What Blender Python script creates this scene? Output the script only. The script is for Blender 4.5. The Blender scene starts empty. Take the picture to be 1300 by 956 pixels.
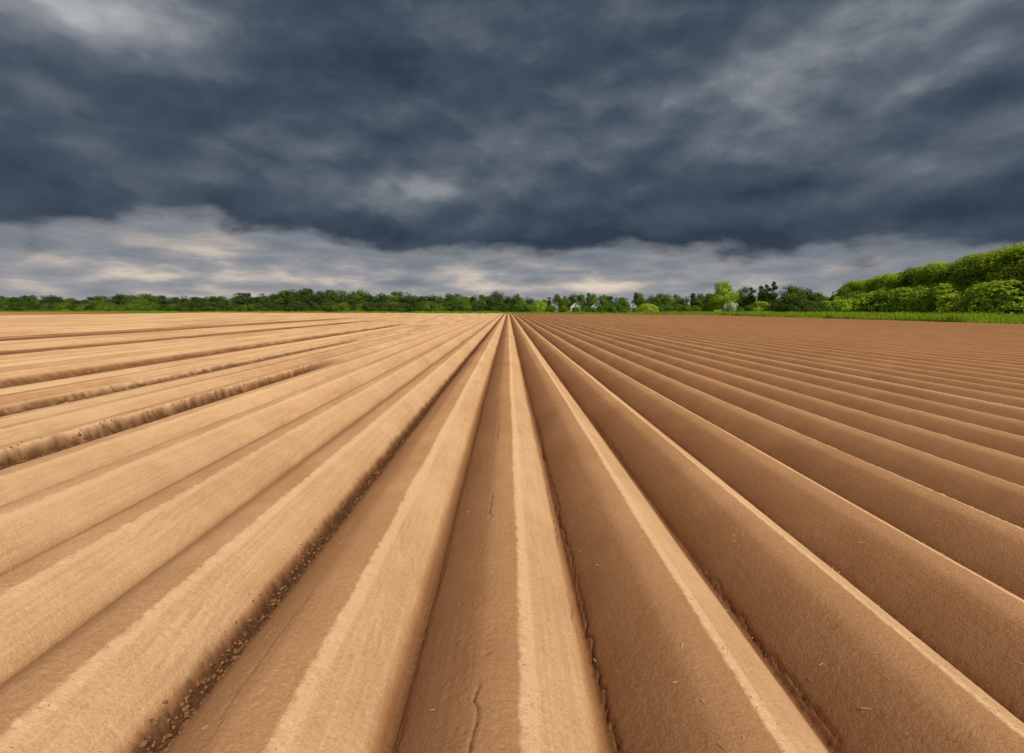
import bpy, math, random
import numpy as np
from mathutils import Vector, Matrix
random.seed(7); rng=np.random.default_rng(11)
scene=bpy.context.scene
scene.view_settings.view_transform='Standard'
scene.view_settings.look='None'; scene.view_settings.exposure=0
COL=scene.collection

# ------------------------------------------------------------ helpers
def link(o): COL.objects.link(o); return o
def mesh_np(name,verts,faces,mats=(),smooth=False,attrs=None):
    me=bpy.data.meshes.new(name)
    verts=np.asarray(verts,dtype=np.float32); faces=np.asarray(faces,dtype=np.int32)
    n=faces.shape[1]
    me.vertices.add(len(verts)); me.vertices.foreach_set('co',verts.ravel())
    me.loops.add(faces.size); me.loops.foreach_set('vertex_index',faces.ravel())
    me.polygons.add(len(faces))
    me.polygons.foreach_set('loop_start',np.arange(0,faces.size,n,dtype=np.int32))
    me.polygons.foreach_set('loop_total',np.full(len(faces),n,dtype=np.int32))
    if smooth: me.polygons.foreach_set('use_smooth',np.ones(len(faces),dtype=bool))
    me.update(calc_edges=True)
    if attrs:
        for k,v in attrs.items():
            a=me.attributes.new(k,'FLOAT','POINT'); a.data.foreach_set('value',np.asarray(v,dtype=np.float32))
    for m in mats: me.materials.append(m)
    return me
def lattice_noise(x,y,seed=0):
    xi=np.floor(x).astype(np.int64); yi=np.floor(y).astype(np.int64)
    fx=x-xi; fy=y-yi
    fx=fx*fx*(3-2*fx); fy=fy*fy*(3-2*fy)
    def h(a,b):
        n=(a*374761393+b*668265263+seed*1442695041)&0xffffffff
        n=((n^(n>>13))*1274126177)&0xffffffff
        n=(n^(n>>16))&0xffffffff
        return n/4294967295.0
    return ((h(xi,yi)*(1-fx)+h(xi+1,yi)*fx)*(1-fy)+(h(xi,yi+1)*(1-fx)+h(xi+1,yi+1)*fx)*fy)*2-1
def fbm(x,y,oct=3,seed=0):
    s=0;a=1;t=0
    for o in range(oct):
        s=s+a*lattice_noise(x*2**o+o*17.3,y*2**o+o*9.1,seed+o); t+=a; a*=.55
    return s/t
def sstep(a,b,x):
    t=np.clip((x-a)/(b-a),0,1); return t*t*(3-2*t)

class NT:
    def __init__(s,nt): s.nt=nt; s.n=nt.nodes; s.l=nt.links
    def node(s,t,**k):
        n=s.n.new(t)
        for a,b in k.items(): setattr(n,a,b)
        return n
    def put(s,sock,v):
        if isinstance(v,bpy.types.NodeSocket): s.l.new(v,sock)
        elif isinstance(v,(tuple,list)) and len(v)==3 and sock.type=='RGBA': sock.default_value=(*v,1)
        else: sock.default_value=v
    def m(s,op,a,b=0.0,c=None,clamp=False):
        n=s.node('ShaderNodeMath',operation=op,use_clamp=clamp); s.put(n.inputs[0],a); s.put(n.inputs[1],b)
        if c is not None: s.put(n.inputs[2],c)
        return n.outputs[0]
    def ss(s,a,b,x):
        n=s.node('ShaderNodeMapRange',interpolation_type='SMOOTHSTEP'); s.put(n.inputs[0],x)
        s.put(n.inputs[1],a); s.put(n.inputs[2],b); n.inputs[3].default_value=0; n.inputs[4].default_value=1
        return n.outputs[0]
    def mix(s,f,a,b,bt='MIX'):
        n=s.node('ShaderNodeMix',data_type='RGBA',blend_type=bt); s.put(n.inputs[0],f)
        s.put(n.inputs[6],a); s.put(n.inputs[7],b); return n.outputs[2]
    def comb(s,x,y,z=0.0):
        n=s.node('ShaderNodeCombineXYZ'); s.put(n.inputs[0],x); s.put(n.inputs[1],y); s.put(n.inputs[2],z); return n.outputs[0]
    def noise(s,v,scale,detail=4,rough=.5,dist=0.0):
        n=s.node('ShaderNodeTexNoise'); s.put(n.inputs['Vector'],v); n.inputs['Scale'].default_value=scale
        n.inputs['Detail'].default_value=detail; n.inputs['Roughness'].default_value=rough; n.inputs['Distortion'].default_value=dist
        return n.outputs['Fac']
    def gauss(s,x,c,w):
        d=s.m('DIVIDE',s.m('SUBTRACT',x,c),w); return s.m('EXPONENT',s.m('MULTIPLY',s.m('MULTIPLY',d,d),-1.0))
def new_mat(name):
    m=bpy.data.materials.new(name); m.use_nodes=True
    t=NT(m.node_tree); b=t.n['Principled BSDF']; b.inputs['Roughness'].default_value=.9
    b.inputs['Specular IOR Level'].default_value=.15
    return m,t,b

# ------------------------------------------------------------ sun and sky
SUN=Vector((0.42,-0.58,0.80)).normalized()
elev=math.asin(SUN.z); azim=math.atan2(SUN.x,SUN.y)
sl=bpy.data.lights.new('sun','SUN'); sl.energy=4.1; sl.angle=math.radians(.6); sl.color=(1,.93,.80)
so=link(bpy.data.objects.new('sun',sl)); so.rotation_euler=SUN.to_track_quat('Z','Y').to_euler(); so.location=(30,-30,40)

w=bpy.data.worlds.new('World'); scene.world=w; w.use_nodes=True
t=NT(w.node_tree); bg=t.n['Background']
sky=t.node('ShaderNodeTexSky',sky_type='NISHITA'); sky.sun_disc=False
sky.sun_elevation=elev; sky.sun_rotation=azim
tc=t.node('ShaderNodeTexCoord'); sep=t.node('ShaderNodeSeparateXYZ'); t.l.new(tc.outputs['Generated'],sep.inputs[0])
X,Y,Z=sep.outputs
hor=t.m('SQRT',t.m('ADD',t.m('MULTIPLY',X,X),t.m('MULTIPLY',Y,Y)))
el=t.m('DIVIDE',t.m('MAXIMUM',Z,0.0),t.m('MAXIMUM',hor,.02))
az=t.m('ARCTAN2',X,Y)
n2=t.noise(t.comb(X,Y,t.m('MULTIPLY',Z,1.7)),8.5,7,.54,0.0)
wv=t.m('MULTIPLY',t.m('SUBTRACT',n2,.5),.07)
def mass(dz,dx):
    return t.noise(t.comb(t.m('ADD',t.m('ADD',X,5.0+dx),wv),Y,t.m('ADD',t.m('MULTIPLY',t.m('ADD',Z,dz),2.0),wv)),3.0,7,.50,0.0)
n6=mass(0,0); n7=mass(.026,-.012)
n3=t.noise(t.comb(t.m('MULTIPLY',az,4.2),t.m('MULTIPLY',el,9.0),1.3),1.7,7,.54,.1)
n4=t.noise(t.comb(t.m('MULTIPLY',az,5.0),t.m('MULTIPLY',el,20.0),4.1),1.7,6,.52,.1)
rel=t.m('SUBTRACT',n6,n7)
b=t.m('MULTIPLY',t.m('SUBTRACT',n2,.5),.34)
b=t.m('ADD',b,t.m('MULTIPLY',rel,1.45))
b=t.m('ADD',b,t.m('MULTIPLY',t.m('SUBTRACT',n6,.5),.70))
b=t.m('ADD',b,.28)
def blob(a,wa,e,we,amp):
    return t.m('MULTIPLY',t.m('MULTIPLY',t.gauss(az,a,wa),t.gauss(el,e,we)),amp)
for a in [(-.68,.16,.45,.075,.62),(-.14,.34,.225,.028,.24),(.66,.28,.38,.12,.17),(.42,.22,.28,.05,.08),
          (-.50,.28,.32,.05,-.10),(.35,1.0,.135,.035,-.20),(-.8,.3,.19,.04,-.10),(.15,.4,.48,.09,-.05)]:
    b=t.m('ADD',b,blob(*a))
cr=t.node('ShaderNodeValToRGB'); t.put(cr.inputs[0],b)
els=cr.color_ramp.elements
els[0].position=0; els[0].color=(.033,.048,.073,1)
els[1].position=1; els[1].color=(.54,.55,.56,1)
for p,c in ((.26,(.060,.083,.116,1)),(.48,(.118,.143,.176,1)),(.72,(.27,.285,.31,1))):
    e=els.new(p); e.color=c
deck=cr.outputs[0]
puff=t.m('ADD',n4,t.m('MULTIPLY',t.m('SUBTRACT',n3,.5),.45)); puff=t.m('ADD',puff,.01)
for a in [(-.50,.26,.050,.022,.13),(-.02,.18,.042,.012,.13),(.20,.12,.042,.010,.10),(-.56,.16,.120,.022,.12),(-.3,.6,.045,.03,.04),(.7,.3,.06,.04,-.05)]:
    puff=t.m('ADD',puff,blob(*a))
cr2=t.node('ShaderNodeValToRGB'); t.put(cr2.inputs[0],puff)
els=cr2.color_ramp.elements
els[0].position=.30; els[0].color=(.175,.20,.24,1)
els[1].position=.86; els[1].color=(.80,.67,.54,1)
for p,c in ((.47,(.25,.265,.29,1)),(.58,(.335,.33,.34,1)),(.68,(.52,.46,.41,1))):
    e=els.new(p); e.color=c
low=t.mix(t.ss(.0,.028,el),(.37,.365,.37),cr2.outputs[0])
low=t.mix(t.m('MULTIPLY',t.ss(.05,.115,el),.38),low,(.165,.19,.23))
thr=t.m('ADD',.100,t.m('MULTIPLY',t.gauss(az,-.52,.20),.040))
thr=t.m('SUBTRACT',thr,t.m('MULTIPLY',t.gauss(az,.85,.40),.030))
ew=t.m('ADD',el,t.m('MULTIPLY',t.m('SUBTRACT',n3,.5),.15))
ew=t.m('ADD',ew,t.m('MULTIPLY',t.m('SUBTRACT',n4,.5),.05))
ew=t.m('ADD',ew,blob(-.76,.11,.085,.018,.035))
mask=t.ss(-.014,.030,t.m('SUBTRACT',ew,thr))
cloud=t.mix(mask,low,deck)
nishita=t.mix(1.0,sky.outputs[0],(.155,.13,.11),'MULTIPLY')
cover=t.ss(-.45,.0,Y)
final=t.mix(cover,nishita,cloud)
t.l.new(final,bg.inputs[0]); bg.inputs[1].default_value=1.0

# ------------------------------------------------------------ field
S=.75; X0=-.03; XE=45.0
def ridge_coords(x,y):
    i=np.round((x-X0)/S)
    wig=.010*lattice_noise(y*.35,i*7.7,3)+.0025*lattice_noise(y*1.6,i*3.1,4)
    wig=wig+np.where(x<-5,.06*lattice_noise(y*.12,i*.37+2.2,8),0)
    d=x-X0-S*i-wig
    return i,d
TRK=((-4.33,.095,1.0,2,11.5),(-6.60,.10,.85,3,20),(-8.85,.13,.75,4,40),(-12.6,.17,.7,5,50),(-14.9,.17,.7,5,50),(-21.6,.22,.7,5,60),(-23.9,.22,.7,5,60),(-32,.3,.6,5,90))
def field(x,y):
    i,d=ridge_coords(x,y)
    a=np.abs(d)
    hr=.225*(1+.06*lattice_noise(i*5.3,y*.02,21))
    hr=hr*(1+.26*(1-sstep(-1.3,-.6,x)))*(1-.10*sstep(1.2,3.5,x))*(1-.25*sstep(5,20,x))
    left_far=sstep(-3.8,-6.5,x); hr=hr*(1-left_far*(.30+.35*lattice_noise(i*3.7,0*y,22)))
    tt=np.clip(a/.364,0,1)
    lz=1-sstep(-1.3,-.6,x)
    prof=np.power(np.clip(1-np.power(tt,1.95+.25*lz),0,1),.92-.10*lz)
    prof=prof-.05*sstep(.09,.125,d)*(1-sstep(.16,.34,d))*(1-.7*lz)
    h=hr*prof
    near=1/(1+(np.maximum(y,1)/14)**2)
    tr=np.exp(-((x+1.152-.012*fbm(y*6,0*y,3,58))/.060)**4)
    trk=0*x
    jag=.025*lattice_noise(y*.9,0*y,55)+.06*fbm(y*9,x*3,4,57)
    for (c,wd,am,fy0,fy1) in TRK:
        trk=np.maximum(trk,am*np.exp(-((x-c-jag)/wd)**6)*(1-sstep(fy1*.9,fy1*1.2,y)))
    rough=np.clip(tr+trk,0,1)
    f1=fbm(x*5,y*3,2,31); f2=fbm(x*48,y*48,3,41)
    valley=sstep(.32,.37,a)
    h=h*(1-.45*trk)-trk*.02
    h=h+near*(f1*.0022+f2*.0015*(1+2.5*valley))
    g1=fbm(x*20,y*20,4,33)
    h=h+(trk*g1*.065+tr*np.abs(g1)*.036+rough*f2*.018)*np.clip(near*3,0,1)
    st=fbm(x*85+y*1.2,y*1.0,2,51)+.6*fbm(x*170+y*3,y*2.0,2,52)
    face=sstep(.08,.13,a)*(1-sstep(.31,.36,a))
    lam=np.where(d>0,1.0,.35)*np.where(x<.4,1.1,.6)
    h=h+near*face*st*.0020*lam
    sc=fbm((d*.9+y*.16)*120,(y-d*.5)*5,2,54); scm=sstep(-.1,.5,fbm(x*3,y*2,2,56))*sstep(.07,.12,d)*(1-sstep(.30,.35,d))*(x<.6)
    h=h+near*sc*scm*.0022
    pk=fbm(x*60,y*50,2,63); rt=np.where(x>.3,.45,.9)
    h=h-near*.0032*rt*sstep(.42,.65,pk)*(1-valley)
    h=h+near*.0030*rt*sstep(.52,.7,-pk)*(1-valley)
    cn=fbm(x*38,y*24,3,61)
    sh=np.exp(-((d-.080)/.018)**2)
    h=h+near*sh*np.maximum(cn,-.1)*.009
    h=h-.010*np.exp(-((a-.374)/.010)**2)*(.4+.6*np.abs(fbm(y*9,i,2,66)))
    ck=0*x
    for (ri,off,amp,sd) in ((0,-.085,1.0,71),(0,.335,.9,72),(1,-.345,.9,75),(-1,-.12,.35,73),(0,-.345,.7,77),(2,-.345,.7,78)):
        c=off+.012*lattice_noise(y*2.3,0*y,sd)+.018*fbm(y*16,0*y,3,sd+1)
        on=sstep(-.35,.1,lattice_noise(y*2.1,0*y+4.2,sd+3))
        ck=np.maximum(ck,(i==ri)*np.exp(-((d-c)/.0034)**2)*amp*on*(y<7))
    h=h-ck*.011
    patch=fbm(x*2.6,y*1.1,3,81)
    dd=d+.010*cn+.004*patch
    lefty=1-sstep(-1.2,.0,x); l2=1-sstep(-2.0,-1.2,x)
    dry_lit=(.98-.10*lefty-.06*l2)*sstep(.055,.078,dd)*(1-sstep(.105,.135,d))+(.66+.02*lefty)*sstep(.105,.135,d)*(1-sstep(.30,.365,d))  # dry crust plus painted sunlight: shoulder and right face lighter than left
    dry_lit=dry_lit+(.28+.12*lefty+.14*l2)*(1-sstep(.05,.13,a))*(1-sstep(.055,.075,dd))
    dry_lit=dry_lit+(.16*lefty+.12*l2)*sstep(.05,.13,-d)
    dry_lit=dry_lit+.15+.14*patch+.18*cn*sh+.08*st*face*lam+.14*sc*scm
    lf=sstep(3.0,6,-x)
    dry_lit=dry_lit+lf*(-.02+.24*lattice_noise(i*2.3,y*.15,91))
    dry_lit=dry_lit-.14*sstep(8,40,x)  # far-right cloud shadow painted in as a browner tone
    dry_lit=dry_lit-.75*rough-.15*valley
    strip=np.exp(-((x-6.8)/.10)**2)*sstep(4,7,y); dry_lit=dry_lit+.75*strip*(.6+.8*np.abs(cn))
    dry_lit=np.clip(dry_lit,0,1)
    dark=np.clip(ck+.45*valley*sstep(.355,.375,a)+.55*lefty*sstep(.325,.355,a)+trk*(.95+.5*g1)+tr*(.7+.5*g1)+.13*sstep(15,45,x),0,1)  # cracks and broken soil, plus painted furrow shade, track clod shadow, far-right shade
    return h,dry_lit,dark
def yend(x): return np.interp(x,[-450,-250,0,XE],[235,220,150,116])
def ylist(r1,r2,r3=.03):
    ys=[-8+.25*k for k in range(34)]; ys=[v for v in ys if v<.9]
    y=.9
    while y<12: ys.append(y); y*=1+r1
    while y<60: ys.append(y); y*=1+r2
    while y<100: ys.append(y); y*=1+r3
    return np.array(ys)
VA=[];FA=[];DA=[];KA=[];off=0
def band(xs,ys):
    global off
    Xg,Yg=np.meshgrid(xs,ys,indexing='xy')
    tail=np.linspace(0,1,14)
    Xt,Tt=np.meshgrid(xs,tail,indexing='xy')
    Yt=103+Tt*(yend(Xt)-103)
    Xg=np.vstack([Xg,Xt]); Yg=np.vstack([Yg,Yt])
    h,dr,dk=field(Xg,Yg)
    outside=np.abs(Xg)>102
    h=np.where(outside,.12,h); dr=np.where(outside,.50,dr); dk=np.where(outside,0,dk)
    lastrow=np.zeros_like(h); lastrow[-1]=1
    h=np.where(lastrow>0,-.06,h)
    h=np.where((Xg>XE+.1)|(Xg<-449),-.06,h)
    n=Xg.shape[1]; mrows=Xg.shape[0]
    VA.append(np.stack([Xg.ravel(),Yg.ravel(),h.ravel()],1))
    idx=np.arange(n*mrows).reshape(mrows,n)+off
    FA.append(np.stack([idx[:-1,:-1],idx[:-1,1:],idx[1:,1:],idx[1:,:-1]],-1).reshape(-1,4))
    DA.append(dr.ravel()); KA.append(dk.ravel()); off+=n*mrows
def edge(k): return X0+S*(k+.5)
def cols(k0,k1,per): 
    n=(k1-k0)*per; return np.linspace(edge(k0),edge(k1),n+1)
band(cols(-5,4,110),ylist(.0045,.011))
band(cols(-8,-5,70),ylist(.005,.011))
band(cols(-18,-8,36),ylist(.008,.012)); band(cols(4,17,34),ylist(.009,.014))
band(cols(-55,-18,12),ylist(.03,.03)); band(cols(17,59,12),ylist(.03,.03))
band(cols(-136,-55,8),ylist(.06,.05)); 
band(np.array([edge(59),XE-.05,XE+.2]),ylist(.03,.03))
band(np.array([-450,-400,-300,-200,-150,edge(-136)]),ylist(.3,.2,.1))

m_soil,t,b=new_mat('soil')
tc=t.node('ShaderNodeTexCoord'); P=tc.outputs['Object']
at=t.node('ShaderNodeAttribute',attribute_name='dry_lit').outputs['Fac']
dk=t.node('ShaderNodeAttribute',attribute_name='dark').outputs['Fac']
sp=t.node('ShaderNodeSeparateXYZ'); t.l.new(P,sp.inputs[0])
nA=t.noise(P,4.0,5,.65); nB=t.noise(P,85.0,4,.65)
nS=t.noise(t.comb(t.m('MULTIPLY',sp.outputs[0],90.0),t.m('MULTIPLY',sp.outputs[1],2.2),sp.outputs[2]),1.0,3,.6)
nG=t.noise(P,420.0,2,.7)
nC=t.noise(P,.35,2,.5)
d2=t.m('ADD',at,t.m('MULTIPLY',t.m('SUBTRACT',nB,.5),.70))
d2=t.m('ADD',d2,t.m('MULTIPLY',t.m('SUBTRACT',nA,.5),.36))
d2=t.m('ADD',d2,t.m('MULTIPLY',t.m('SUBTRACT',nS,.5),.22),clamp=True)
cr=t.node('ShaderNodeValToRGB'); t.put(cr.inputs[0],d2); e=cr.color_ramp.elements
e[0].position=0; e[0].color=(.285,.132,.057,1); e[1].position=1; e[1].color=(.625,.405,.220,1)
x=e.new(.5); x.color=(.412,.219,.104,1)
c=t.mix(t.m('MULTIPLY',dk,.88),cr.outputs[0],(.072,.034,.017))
v=t.m('ADD',.62,t.m('MULTIPLY',nG,.76)); v=t.m('MULTIPLY',v,t.m('ADD',.88,t.m('MULTIPLY',nC,.24)))
c=t.mix(1.0,c,t.comb(v,v,v),'MULTIPLY')
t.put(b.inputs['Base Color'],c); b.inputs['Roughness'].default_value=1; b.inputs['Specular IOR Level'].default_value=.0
hgt=t.m('ADD',t.m('MULTIPLY',nB,.0052),t.m('MULTIPLY',nG,.0024))
bp=t.node('ShaderNodeBump'); bp.inputs['Strength'].default_value=.9; bp.inputs['Distance'].default_value=1.0
t.put(bp.inputs['Height'],hgt); t.put(b.inputs['Normal'],bp.outputs[0])
me=mesh_np('field',np.vstack(VA),np.vstack(FA),[m_soil],True,{'dry_lit':np.concatenate(DA),'dark':np.concatenate(KA)})
fo=link(bpy.data.objects.new('field',me)); fo['kind']='structure'; fo['category']='field'
fo['label']='ploughed brown soil field with long parallel ridges and furrows'

m_gr,t,b=new_mat('grass_ground'); tc=t.node('ShaderNodeTexCoord')
n=t.noise(tc.outputs['Object'],.08,5,.6); n5=t.noise(tc.outputs['Object'],1.3,4,.6)
c=t.mix(n,(.11,.19,.02),(.19,.27,.035)); c=t.mix(t.m('MULTIPLY',n5,.4),c,(.07,.12,.02)); t.put(b.inputs['Base Color'],c)
R=6000
gx=np.array([-R,-1500,-500,-200,-100,0,49,80,110,200,500,1500,R]); gy=np.array([-R,-500,-100,0,50,100,150,200,300,500,1500,R])
GX,GY=np.meshgrid(gx,gy); idx=np.arange(GX.size).reshape(GX.shape)
gf=np.stack([idx[:-1,:-1],idx[:-1,1:],idx[1:,1:],idx[1:,:-1]],-1).reshape(-1,4)
me=mesh_np('ground',np.stack([GX.ravel(),GY.ravel(),GX.ravel()*0-.055],1),gf,[m_gr])
go=link(bpy.data.objects.new('ground',me)); go['kind']='structure'; go['category']='ground'; go['label']='flat green grassland around the ploughed field'

# ------------------------------------------------------------ clods and straw
import bmesh
bm=bmesh.new(); bmesh.ops.create_icosphere(bm,subdivisions=1,radius=1)
iv=np.array([v.co[:] for v in bm.verts]); iff=np.array([[v.index for v in f.verts] for f in bm.faces]); bm.free()
def clods(n):
    V=[];F=[];D=[]
    k=0
    xs=[];ys=[];rs=[]
    for j in range(n):
        y=1.2*math.exp(random.random()**1.1*math.log(16/1.2))
        u=random.random()
        if u<.55: xx=-1.15+random.gauss(0,.030); r=.0016+.012*random.random()**4
        elif u<.80: xx=-4.33+random.gauss(0,.060); r=.003+.012*random.random()**2.4; y=random.uniform(3.4,11.4)
        elif u<.84: xx=-6.60+random.gauss(0,.06); r=.004+.012*random.random()**2; y=random.uniform(5.4,20)
        elif u<.93:
            xx=X0+S*(random.choice([-5,-4,-3,-1,0,1,2,3])+.5)+random.gauss(0,.014); r=random.uniform(.0015,.004)
        else:
            xx=X0+S*random.choice([-3,-2,-1,0,1,2])+random.gauss(.09,.03); r=random.uniform(.0012,.0028)
        xs.append(xx);ys.append(y);rs.append(r)
    hh,_,_=field(np.array(xs),np.array(ys))
    for xx,y,r,h in zip(xs,ys,rs,hh):
        s=np.array([random.uniform(.6,1.4),random.uniform(.6,1.4),random.uniform(.4,.9)])*r
        a=random.random()*6.28; ca,sa=math.cos(a),math.sin(a)
        p=iv*(1+rng.uniform(-.38,.38,(len(iv),1)))*s
        p=np.stack([p[:,0]*ca-p[:,1]*sa,p[:,0]*sa+p[:,1]*ca,p[:,2]],1)+np.array([xx,y,h-r*.15])
        V.append(p);F.append(iff+k);k+=len(iv); D.append(np.full(len(iv),random.uniform(0,.35)))
    return np.vstack(V),np.vstack(F),np.concatenate(D)
V,F,D=clods(15000)
me=mesh_np('soil_clods',V,F,[m_soil],True,{'dry_lit':D,'dark':.45+.9*(D-.17)})
o=link(bpy.data.objects.new('soil_clods',me)); o['kind']='stuff'; o['category']='soil'; o['label']='loose brown soil clods lying in the furrows'
m_straw,t,b=new_mat('straw'); b.inputs['Base Color'].default_value=(.50,.36,.19,1)
xs=[];ys=[]
for j in range(480):
    y=1.3*math.exp(random.random()*math.log(9/1.3)); 
    if random.random()<.8: xx=random.uniform(.3,min(1.2*y+.5,9))
    else: xx=random.uniform(-min(y,5),.4)
    xs.append(xx);ys.append(y)
for j in range(2500):
    y=random.uniform(5,34); xs.append(6.8+random.gauss(0,.09)); ys.append(y)
xs=np.array(xs);ys=np.array(ys); hh,_,_=field(xs,ys); V=[];F=[];k=0
for xx,y,h in zip(xs,ys,hh):
    L=random.uniform(.004,.015); a=random.random()*6.28; wd=random.uniform(.0005,.0010)
    if y>5: wd*=2.2; L*=1.6
    dx,dy=math.cos(a)*L,math.sin(a)*L; nx,ny=-math.sin(a)*wd,math.cos(a)*wd; z=h+.004; dz=random.uniform(-.003,.004)
    V+= [(xx-dx-nx,y-dy-ny,z-dz),(xx+dx-nx,y+dy-ny,z+dz),(xx+dx+nx,y+dy+ny,z+dz+.001),(xx-dx+nx,y-dy+ny,z-dz+.001)]
    F.append((k,k+1,k+2,k+3));k+=4
me=mesh_np('straw',V,F,[m_straw]); o=link(bpy.data.objects.new('straw',me)); o['kind']='stuff'; o['category']='straw'; o['label']='short pale straw pieces scattered over the soil'

# ------------------------------------------------------------ vegetation
def leaf_mat(name,c1,c2,tr=.35,tint=(.24,.32,.02)):
    m=bpy.data.materials.new(name); m.use_nodes=True; t=NT(m.node_tree); t.n.clear()
    out=t.node('ShaderNodeOutputMaterial'); oi=t.node('ShaderNodeObjectInfo'); tc=t.node('ShaderNodeTexCoord')
    geo=t.node('ShaderNodeNewGeometry')
    f=t.m('ADD',t.m('MULTIPLY',oi.outputs['Random'],.6),t.m('MULTIPLY',t.noise(tc.outputs['Object'],.7,2,.6),.4))
    f=t.m('ADD',f,t.m('MULTIPLY',t.m('SUBTRACT',geo.outputs['Random Per Island'],.5),.30),clamp=True)
    c=t.mix(f,c1,c2)
    d=t.node('ShaderNodeBsdfDiffuse'); t.put(d.inputs[0],c); tl=t.node('ShaderNodeBsdfTranslucent'); t.put(tl.inputs[0],t.mix(.4,c,tint))
    mx=t.node('ShaderNodeMixShader'); mx.inputs[0].default_value=tr; t.l.new(d.outputs[0],mx.inputs[1]); t.l.new(tl.outputs[0],mx.inputs[2])
    t.l.new(mx.outputs[0],out.inputs[0]); return m
L_bright=leaf_mat('foliage_bright',(.27,.39,.035),(.40,.49,.045),.48,(.42,.52,.05))
L_mid=leaf_mat('foliage_green',(.075,.135,.020),(.14,.205,.028))
L_dark=leaf_mat('foliage_dark',(.038,.072,.018),(.080,.122,.026))
L_white=leaf_mat('blossom',(.35,.40,.28),(.62,.64,.52))
m_bark,t,b=new_mat('bark'); tc=t.node('ShaderNodeTexCoord')
t.put(b.inputs['Base Color'],t.mix(t.noise(tc.outputs['Object'],6,4,.6),(.06,.045,.032),(.17,.14,.11)))
def crown_mesh(name,seed,hgt,wid,base,shape,nl,nleaf,ls,mat,up=.3,fat=1.0):
    r=np.random.default_rng(seed)
    lobes=[]
    for k in range(nl):
        u=r.random(); z=base+(hgt-base)*(.06+.86*u)
        if shape=='round': rad=math.sqrt(max(.05,1-((u-.42)/.64)**2))
        elif shape=='tall': rad=.95*math.sqrt(max(.03,1-((u-.38)/.66)**2))*(1-.25*u)
        elif shape=='cone': rad=(1-u)**.8+.08
        else: rad=math.sqrt(max(.04,1-(u*.97)**2))
        a=r.random()*6.283; rr=wid/2*rad*r.uniform(.3,.80)
        lr=fat*wid*r.uniform(.11,.20)*(1.1-.35*u)
        if shape in('tall','cone'): lr=wid*r.uniform(.13,.24)*(1.1-.5*u)
        lobes.append((rr*math.cos(a),rr*math.sin(a),min(z,hgt-lr*.7),lr))
    lobes.append((0,0,base+(hgt-base)*.5,wid*.3))
    lobes.append((0,0,base+(hgt-base)*.3,wid*.3))
    L=np.array(lobes); wt=L[:,3]**2; ch=r.choice(len(L),nleaf,p=wt/wt.sum())
    dirs=r.normal(size=(nleaf,3)); dirs/=np.linalg.norm(dirs,axis=1)[:,None]
    rad=L[ch,3]*r.uniform(.6,1.15,nleaf)**.7
    p=L[ch,:3]+dirs*rad[:,None]*np.array([1,1,.8]); p[:,2]=np.maximum(p[:,2],.1)
    cen=p-np.array([0,0,base+(hgt-base)*.4]); cen/=np.linalg.norm(cen,axis=1)[:,None]+1e-6
    nrm=dirs*.75+cen*.85+r.normal(size=(nleaf,3))*.38+np.array([0,0,up]); nrm/=np.linalg.norm(nrm,axis=1)[:,None]
    ref=r.normal(size=(nleaf,3)); t1=np.cross(nrm,ref); t1/=np.linalg.norm(t1,axis=1)[:,None]; t2=np.cross(nrm,t1)
    s=(ls*r.uniform(.6,1.4,nleaf))[:,None]
    vs=np.stack([p-t1*s,p-t2*s*.7,p+t1*s,p+t2*s*.7],1).reshape(-1,3)
    f=np.arange(nleaf*4).reshape(-1,4)
    return mesh_np(name,vs,f,[mat])
def trunk_mesh(name,seed,hgt,wid,r0):
    rd=random.Random(seed); V=[];F=[]
    def tube(pts,rads,ns=7):
        b0=len(V)
        for p,rr in zip(pts,rads):
            for k in range(ns): a=2*math.pi*k/ns; V.append((p[0]+rr*math.cos(a),p[1]+rr*math.sin(a),p[2]))
        for j in range(len(pts)-1):
            for k in range(ns):
                F.append((b0+j*ns+k,b0+j*ns+(k+1)%ns,b0+(j+1)*ns+(k+1)%ns,b0+(j+1)*ns+k))
    tp=[(rd.uniform(-.1,.1)*u*2,rd.uniform(-.1,.1)*u*2,u*hgt*.85-.1*(u==0)) for u in (0,.05,.2,.4,.6,.8,1)]
    tube(tp,[r0*1.35,r0,r0*.85,r0*.68,r0*.48,r0*.28,r0*.08])
    for k in range(7):
        u=rd.uniform(.22,.7); a=rd.random()*6.28; ln=wid*.36*(1.1-u*.6); z=u*hgt*.85
        tube([(0,0,z),(ln*.5*math.cos(a),ln*.5*math.sin(a),z+ln*.35),(ln*math.cos(a),ln*math.sin(a),z+ln*.8)],[r0*.4,r0*.25,r0*.06],5)
    return mesh_np(name,V,F,[m_bark],True)
PROTO={}
def proto(key,n,hgt,wid,base,shape,nl,nleaf,ls,mat,up=.3,fat=1.0):
    lst=[]
    for k in range(n):
        sd=len(PROTO)*50+k+3
        lst.append((crown_mesh('crown',sd,hgt,wid,base,shape,nl,nleaf,ls,mat,up,fat),
                    trunk_mesh('trunk',sd,hgt,wid,.035*hgt*.55 if shape!='bush' else .02*hgt)))
    PROTO[key]=(lst,hgt,wid)
proto('forest',6,14,10,.3,'round',56,16000,.20,L_bright,.6,1.3)
proto('forestm',3,14,10,.3,'round',56,15000,.20,L_mid,.6,1.3)
proto('round',3,12,11,1.4,'round',36,8500,.22,L_mid)
proto('roundb',2,12,11,1.4,'round',36,8500,.22,L_bright)
proto('tall',3,13,6,1.2,'tall',26,5000,.24,L_dark)
proto('hedge',6,9,9,.1,'round',34,5000,.25,L_dark,.3,1.15)
proto('hedgeb',4,9,9,.1,'round',34,5000,.25,L_mid,.3,1.15)
proto('cone',2,11,4.5,.8,'cone',22,2600,.20,L_dark)
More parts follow.
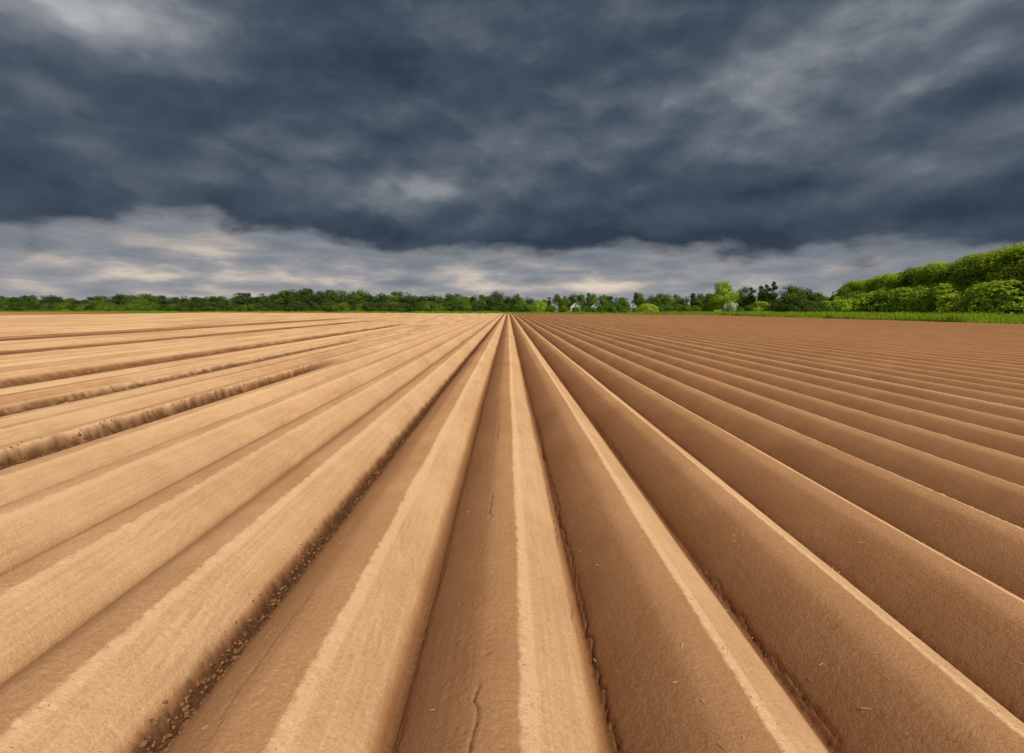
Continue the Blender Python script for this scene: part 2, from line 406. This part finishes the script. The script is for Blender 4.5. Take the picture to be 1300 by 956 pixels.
proto('bush',4,3.2,5,.0,'bush',22,3200,.15,L_bright,.6,1.2)
proto('bushm',4,3.2,5,.0,'bush',22,3200,.15,L_mid,.3,1.2)
proto('bushd',3,4.5,6.5,.0,'bush',22,3400,.19,L_dark,.3,1.2)
proto('white',1,4.5,4.5,.3,'round',18,2200,.15,L_white)
def plant(key,x,y,height,widthf,name,cat,label,group):
    lst,h0,w0=PROTO[key]; cm,tm=random.choice(lst)
    e=bpy.data.objects.new(name,None); e.empty_display_size=.5; link(e)
    e.location=(x,y,-.05); s=height/h0; e.scale=(s*widthf,s*widthf,s); e.rotation_euler=(0,0,random.random()*6.28)
    e['label']=label; e['category']=cat
    if group: e['group']=group
    for nm,m in (('trunk',tm),('crown',cm)):
        o=bpy.data.objects.new(nm,m); link(o); o.parent=e
    return e
def px(u,Yd): return (u-645)/650*Yd
prof=([-150,0,60,130,160,200,270,300,350,380,410,440,470,520,560,600,640],[9,8.3,8.0,7.8,9.4,8.6,8.2,8.8,9.8,11.6,10.4,11.2,10.2,9.2,8.8,9.4,9.4])
u=-150
while u<655:
    Yd=np.interp(u,[-150,0,640],[262,255,235])+random.uniform(-3,3)
    h=np.interp(u,*prof)*random.uniform(.76,1.06)
    k='hedge' if random.random()<.66 else 'hedgeb'
    plant(k,px(u,Yd),Yd,h,random.uniform(1.0,1.3),'tree','tree','dark green leafy tree in a long field-edge hedgerow' if k=='hedge' else 'mid green leafy tree in a long field-edge hedgerow','trees in the field-edge hedgerow')
    u+=random.uniform(7.0,11)
u=-140
while u<655:
    Yd=np.interp(u,[-150,0,640],[252,244,222])+random.uniform(-2,2)
    k=random.choice(['bushd','bushm','bushm','bushd','bushd'])
    plant(k,px(u,Yd),Yd,random.uniform(2.8,5.0),random.uniform(1.0,1.5),'bush','bush','low green bush growing along the hedgerow foot','bushes along the hedgerow')
    u+=random.uniform(8,14)
G='trees around the village'
for (u,Yd,h,k,wf) in [(655,300,10.5,'round',.9),(662,290,8,'hedgeb',1),(672,330,9.5,'hedge',1),(683,240,6,'bush',.8),(690,330,8,'hedgeb',1),(697,330,9.5,'tall',1),(708,330,11,'hedge',.9),(718,320,10,'round',.8),(728,330,11,'hedge',1),
    (737,320,11,'hedgeb',.9),(747,330,12.5,'tall',.9),(752,340,12,'round',.8),(765,310,10.5,'round',.8),(773,330,10,'hedge',1),(785,330,9.5,'hedgeb',1),(793,330,9,'hedgeb',.9),(807,320,12.5,'tall',1),(813,330,12,'round',.9),
    (826,310,10,'hedge',1),(836,300,11,'round',.9),(847,290,10.5,'hedgeb',.9),(858,290,10,'round',.8),(868,280,8.5,'hedge',1),(880,240,9.5,'tall',1.1),(888,240,9.0,'round',.9),(898,240,8,'hedge',1),
    (745,280,6,'hedge',1),(770,282,6,'hedgeb',1),(713,285,6,'hedge',1),(795,280,6,'hedgeb',1),(815,282,6.5,'hedge',1)]:
    plant(k,px(u,Yd),Yd,h,wf,'tree' if k!='bush' else 'bush','tree' if k!='bush' else 'bush','small green tree standing beside distant houses' if k!='bush' else 'rounded bright green bush at the edge of the field',G if k!='bush' else None)
for (u,Yd,h) in [(655,230,3.6),(663,225,3.2),(672,215,3.8),(690,215,4.2),(700,205,3.0),(715,210,3.2),(731,205,2.4),(742,200,2.8),(752,203,2.2),(762,205,3.0),(778,200,3.0),(792,195,2.4),(806,200,2.2),(820,175,3.8),(829,178,3.2),(840,190,3.2),(852,190,2.8),(862,186,3.2),(872,180,3.0),(884,180,2.8),(940,160,2.4),(952,165,2.8),(965,165,4.0),(978,160,3.0),(1070,150,4.4),(1045,150,4.0),(1055,152,4.6)]:
    k='bush' if int(u) in (690,820,829,965,1070,1055) else 'bushm'
    plant(k,px(u,Yd),Yd,h,random.uniform(.9,1.3),'bush','bush','rounded bright green bush on the grass verge' if k=='bush' else 'rounded green bush on the grass verge','bushes on the grass verge')
plant('roundb',px(917,200),200,12.6,.95,'tree','tree','broad round green tree standing alone at the field edge',None)
for (u,Yd,h,k,wf) in [(944,215,11,'round',.75),(955,210,11,'tall',1.1),(968,205,11.5,'tall',1.1),(982,200,13,'cone',1.2),(975,215,12.5,'tall',.9),(1000,190,10.5,'round',.85),(1012,190,10,'round',.8),(1024,190,9,'hedge',1),(1038,185,7.5,'hedgeb',1),(1058,170,8.0,'cone',.9),(902,215,8.5,'hedgeb',.9),(932,215,8.5,'hedge',.9)]:
    plant(k,px(u,Yd),Yd,h,wf,'tree','tree','dark green tree in a loose group on the meadow','trees grouped on the meadow')
for (u,Yd,h,wf) in [(990,150,4.6,1),(1004,148,5.2,1.1),(1020,146,4.8,1.1),(1032,150,3.8,1)]:
    plant('bushd',px(u,Yd),Yd,h,wf,'bush','bush','dense dark green bush on the meadow','dark bushes on the meadow')
plant('white',px(930,180),180,4.6,.9,'bush','bush','white flowering bush beside a round tree',None)
plant('white',px(922,182),182,3.4,.9,'bush','bush','white flowering bush beside a round tree',None)
for row,dx in enumerate((0,5.5,11,17)):
    Yd=70
    while Yd<204:
        X_=np.interp(Yd,[70,103,180,204],[100,101,122,132])+dx+random.uniform(-1,1)
        h=np.interp(Yd,[70,103,120,150,178,190,204],[14.6,14.4,13.4,12.6,11.8,10.2,7.4])*random.uniform(.95,1.03)+row*.6
        kk='forest' if random.random()<.93 else 'forestm'
        plant(kk,X_,Yd,h,random.uniform(1.05,1.25),'tree','tree','sunlit yellow-green leafy tree at the woodland edge' if kk=='forest' else 'darker green leafy tree at the woodland edge','trees of the woodland edge')
        Yd+=random.uniform(3.6,5.4)
Yd=70
while Yd<190:
    X_=np.interp(Yd,[70,103,180],[94,95,115])+random.uniform(-2,1)
    k=random.choice(['bush','bush','bush','bushm'])
    plant(k,X_,Yd,random.uniform(3.6,7.2),random.uniform(1.0,1.2),'bush','bush','bright green shrub at the foot of the wood','shrubs at the foot of the wood')
    Yd+=random.uniform(1.8,3.0)
N=90000
gx_=np.where(rng.random(N)<.5,XE+.3+rng.random(N)**1.6*12,XE+.3+rng.random(N)*48); gy_=rng.uniform(30,150,N)
n2_=70000; fx=rng.uniform(-250,60,n2_); fy=yend(fx)+rng.random(n2_)**1.5*14
gx_=np.concatenate([gx_,fx]); gy_=np.concatenate([gy_,fy]); N=len(gx_)
cl=fbm(gx_*.25,gy_*.25,3,5)
h=(.35+.60*np.clip(cl+.4,0,1.2))*rng.uniform(.5,1.4,N); a=rng.random(N)*6.28; wd=rng.uniform(.05,.12,N)
lx=rng.normal(0,.2,N); ly=rng.normal(0,.2,N)
z0=np.full(N,-.05)
vs=np.stack([np.stack([gx_-np.cos(a)*wd,gy_-np.sin(a)*wd,z0],1),np.stack([gx_+np.cos(a)*wd,gy_+np.sin(a)*wd,z0],1),np.stack([gx_+lx,gy_+ly,z0+h],1)],1).reshape(-1,3)
L_grass=leaf_mat('grass_blades',(.22,.33,.02),(.32,.42,.035),.5)
me=mesh_np('grass',vs,np.arange(N*3).reshape(-1,3),[L_grass]); o=link(bpy.data.objects.new('grass',me)); o['kind']='stuff'; o['category']='grass'; o['label']='bright green rough grass along the field verge'

# ------------------------------------------------------------ houses
m_wall,t,b=new_mat('white_render'); tc=t.node('ShaderNodeTexCoord'); t.put(b.inputs['Base Color'],t.mix(t.noise(tc.outputs['Object'],1.5,3),(.50,.48,.45),(.62,.61,.58)))
m_roof,t,b=new_mat('slate_roof'); tc=t.node('ShaderNodeTexCoord'); t.put(b.inputs['Base Color'],t.mix(t.noise(tc.outputs['Object'],3,3),(.05,.05,.055),(.08,.075,.075)))
m_roof2,t,b=new_mat('tile_roof'); tc=t.node('ShaderNodeTexCoord'); t.put(b.inputs['Base Color'],t.mix(t.noise(tc.outputs['Object'],3,3),(.12,.07,.055),(.18,.11,.085)))
m_glass,t,b=new_mat('window_glass'); b.inputs['Base Color'].default_value=(.03,.035,.045,1); b.inputs['Roughness'].default_value=.15
m_door,t,b=new_mat('door_wood'); b.inputs['Base Color'].default_value=(.12,.06,.03,1)
def box(x0,x1,y0,y1,z0,z1):
    v=[(x0,y0,z0),(x1,y0,z0),(x1,y1,z0),(x0,y1,z0),(x0,y0,z1),(x1,y0,z1),(x1,y1,z1),(x0,y1,z1)]
    f=[(0,3,2,1),(4,5,6,7),(0,1,5,4),(1,2,6,5),(2,3,7,6),(3,0,4,7)]
    return v,f
def pymesh(name,v,f,mat):
    me=bpy.data.meshes.new(name); me.from_pydata(v,[],f); me.materials.append(mat); me.update(); return me
W,Dp,Hh,Rh=11,8,4.2,3.2
v=[(-W/2,-Dp/2,-.1),(W/2,-Dp/2,-.1),(W/2,Dp/2,-.1),(-W/2,Dp/2,-.1),(-W/2,-Dp/2,Hh),(W/2,-Dp/2,Hh),(W/2,Dp/2,Hh),(-W/2,Dp/2,Hh),(-W/2,0,Hh+Rh),(W/2,0,Hh+Rh)]
f=[(0,1,5,4),(2,3,7,6),(1,2,6,9,5),(3,0,4,8,7)]
wall_me=pymesh('wall',v,f,m_wall)
ov=.5; zb=Hh-ov*Rh/(Dp/2)
v=[]; f=[]
for s in(-1,1):
    b0=len(v)
    v+=[(-W/2-ov,s*(Dp/2+ov),zb+.02),(W/2+ov,s*(Dp/2+ov),zb+.02),(W/2+ov,0,Hh+Rh+.02),(-W/2-ov,0,Hh+Rh+.02),
        (-W/2-ov,s*(Dp/2+ov),zb+.22),(W/2+ov,s*(Dp/2+ov),zb+.22),(W/2+ov,0,Hh+Rh+.24),(-W/2-ov,0,Hh+Rh+.24)]
    f+=[tuple(b0+i for i in q_) for q_ in((0,1,2,3),(4,7,6,5),(0,4,5,1),(1,5,6,2),(3,7,4,0))]
roofs=[pymesh('roof',v,f,m_roof),pymesh('roof',v,f,m_roof2)]
v,f=box(2,2.8,-.4,.4,Hh+Rh-.6,Hh+Rh+1.1); chim=pymesh('chimney',v,f,m_roof2)
v,f=box(-.6,.6,-.04,.04,-.65,.65); win=pymesh('window',v,f,m_glass)
v,f=box(-.5,.5,-.04,.04,0,2.1); door=pymesh('door',v,f,m_door)
def house(u,Yd,rot,sc,rf,label):
    e=bpy.data.objects.new('house',None); link(e); e.location=(px(u,Yd),Yd,-.04); e.rotation_euler=(0,0,rot); e.scale=(sc,)*3
    e['label']=label; e['category']='house'; e['group']='village houses beyond the field'
    def ch(n,m,p,loc=(0,0,0),r=0):
        o=bpy.data.objects.new(n,m); link(o); o.parent=p; o.location=loc; o.rotation_euler=(0,0,r); return o
    ch('wall',wall_me,e); r=ch('roof',roofs[rf],e); ch('chimney',chim,r)
    ch('door',door,e,(.2,-Dp/2-.03,.1))
    for xx in(-3.8,-1.8,2.2,4): ch('window',win,e,(xx,-Dp/2-.03,2.2))
    for yy,zz_ in((-2,2.2),(2,2.2),(0,4.9)):
        ch('window',win,e,(-W/2-.03,yy,zz_),math.pi/2)
for a in [(706,306,1.2,.70,0),(732,290,1.3,.72,0),(758,290,1.1,.66,0),(804,290,1.3,.70,0)]:
    house(*a[:5],'white gabled house with dark slate roof among trees')

# ------------------------------------------------------------ camera
cd=bpy.data.cameras.new('camera'); cd.sensor_width=36; cd.lens=18; cd.shift_y=-.0342; cd.clip_end=20000; cd.clip_start=.05
cam=link(bpy.data.objects.new('camera',cd)); cam.location=(0,0,1.5); cam.rotation_euler=(math.radians(90-3.65),0,math.radians(-.44))
scene.camera=cam
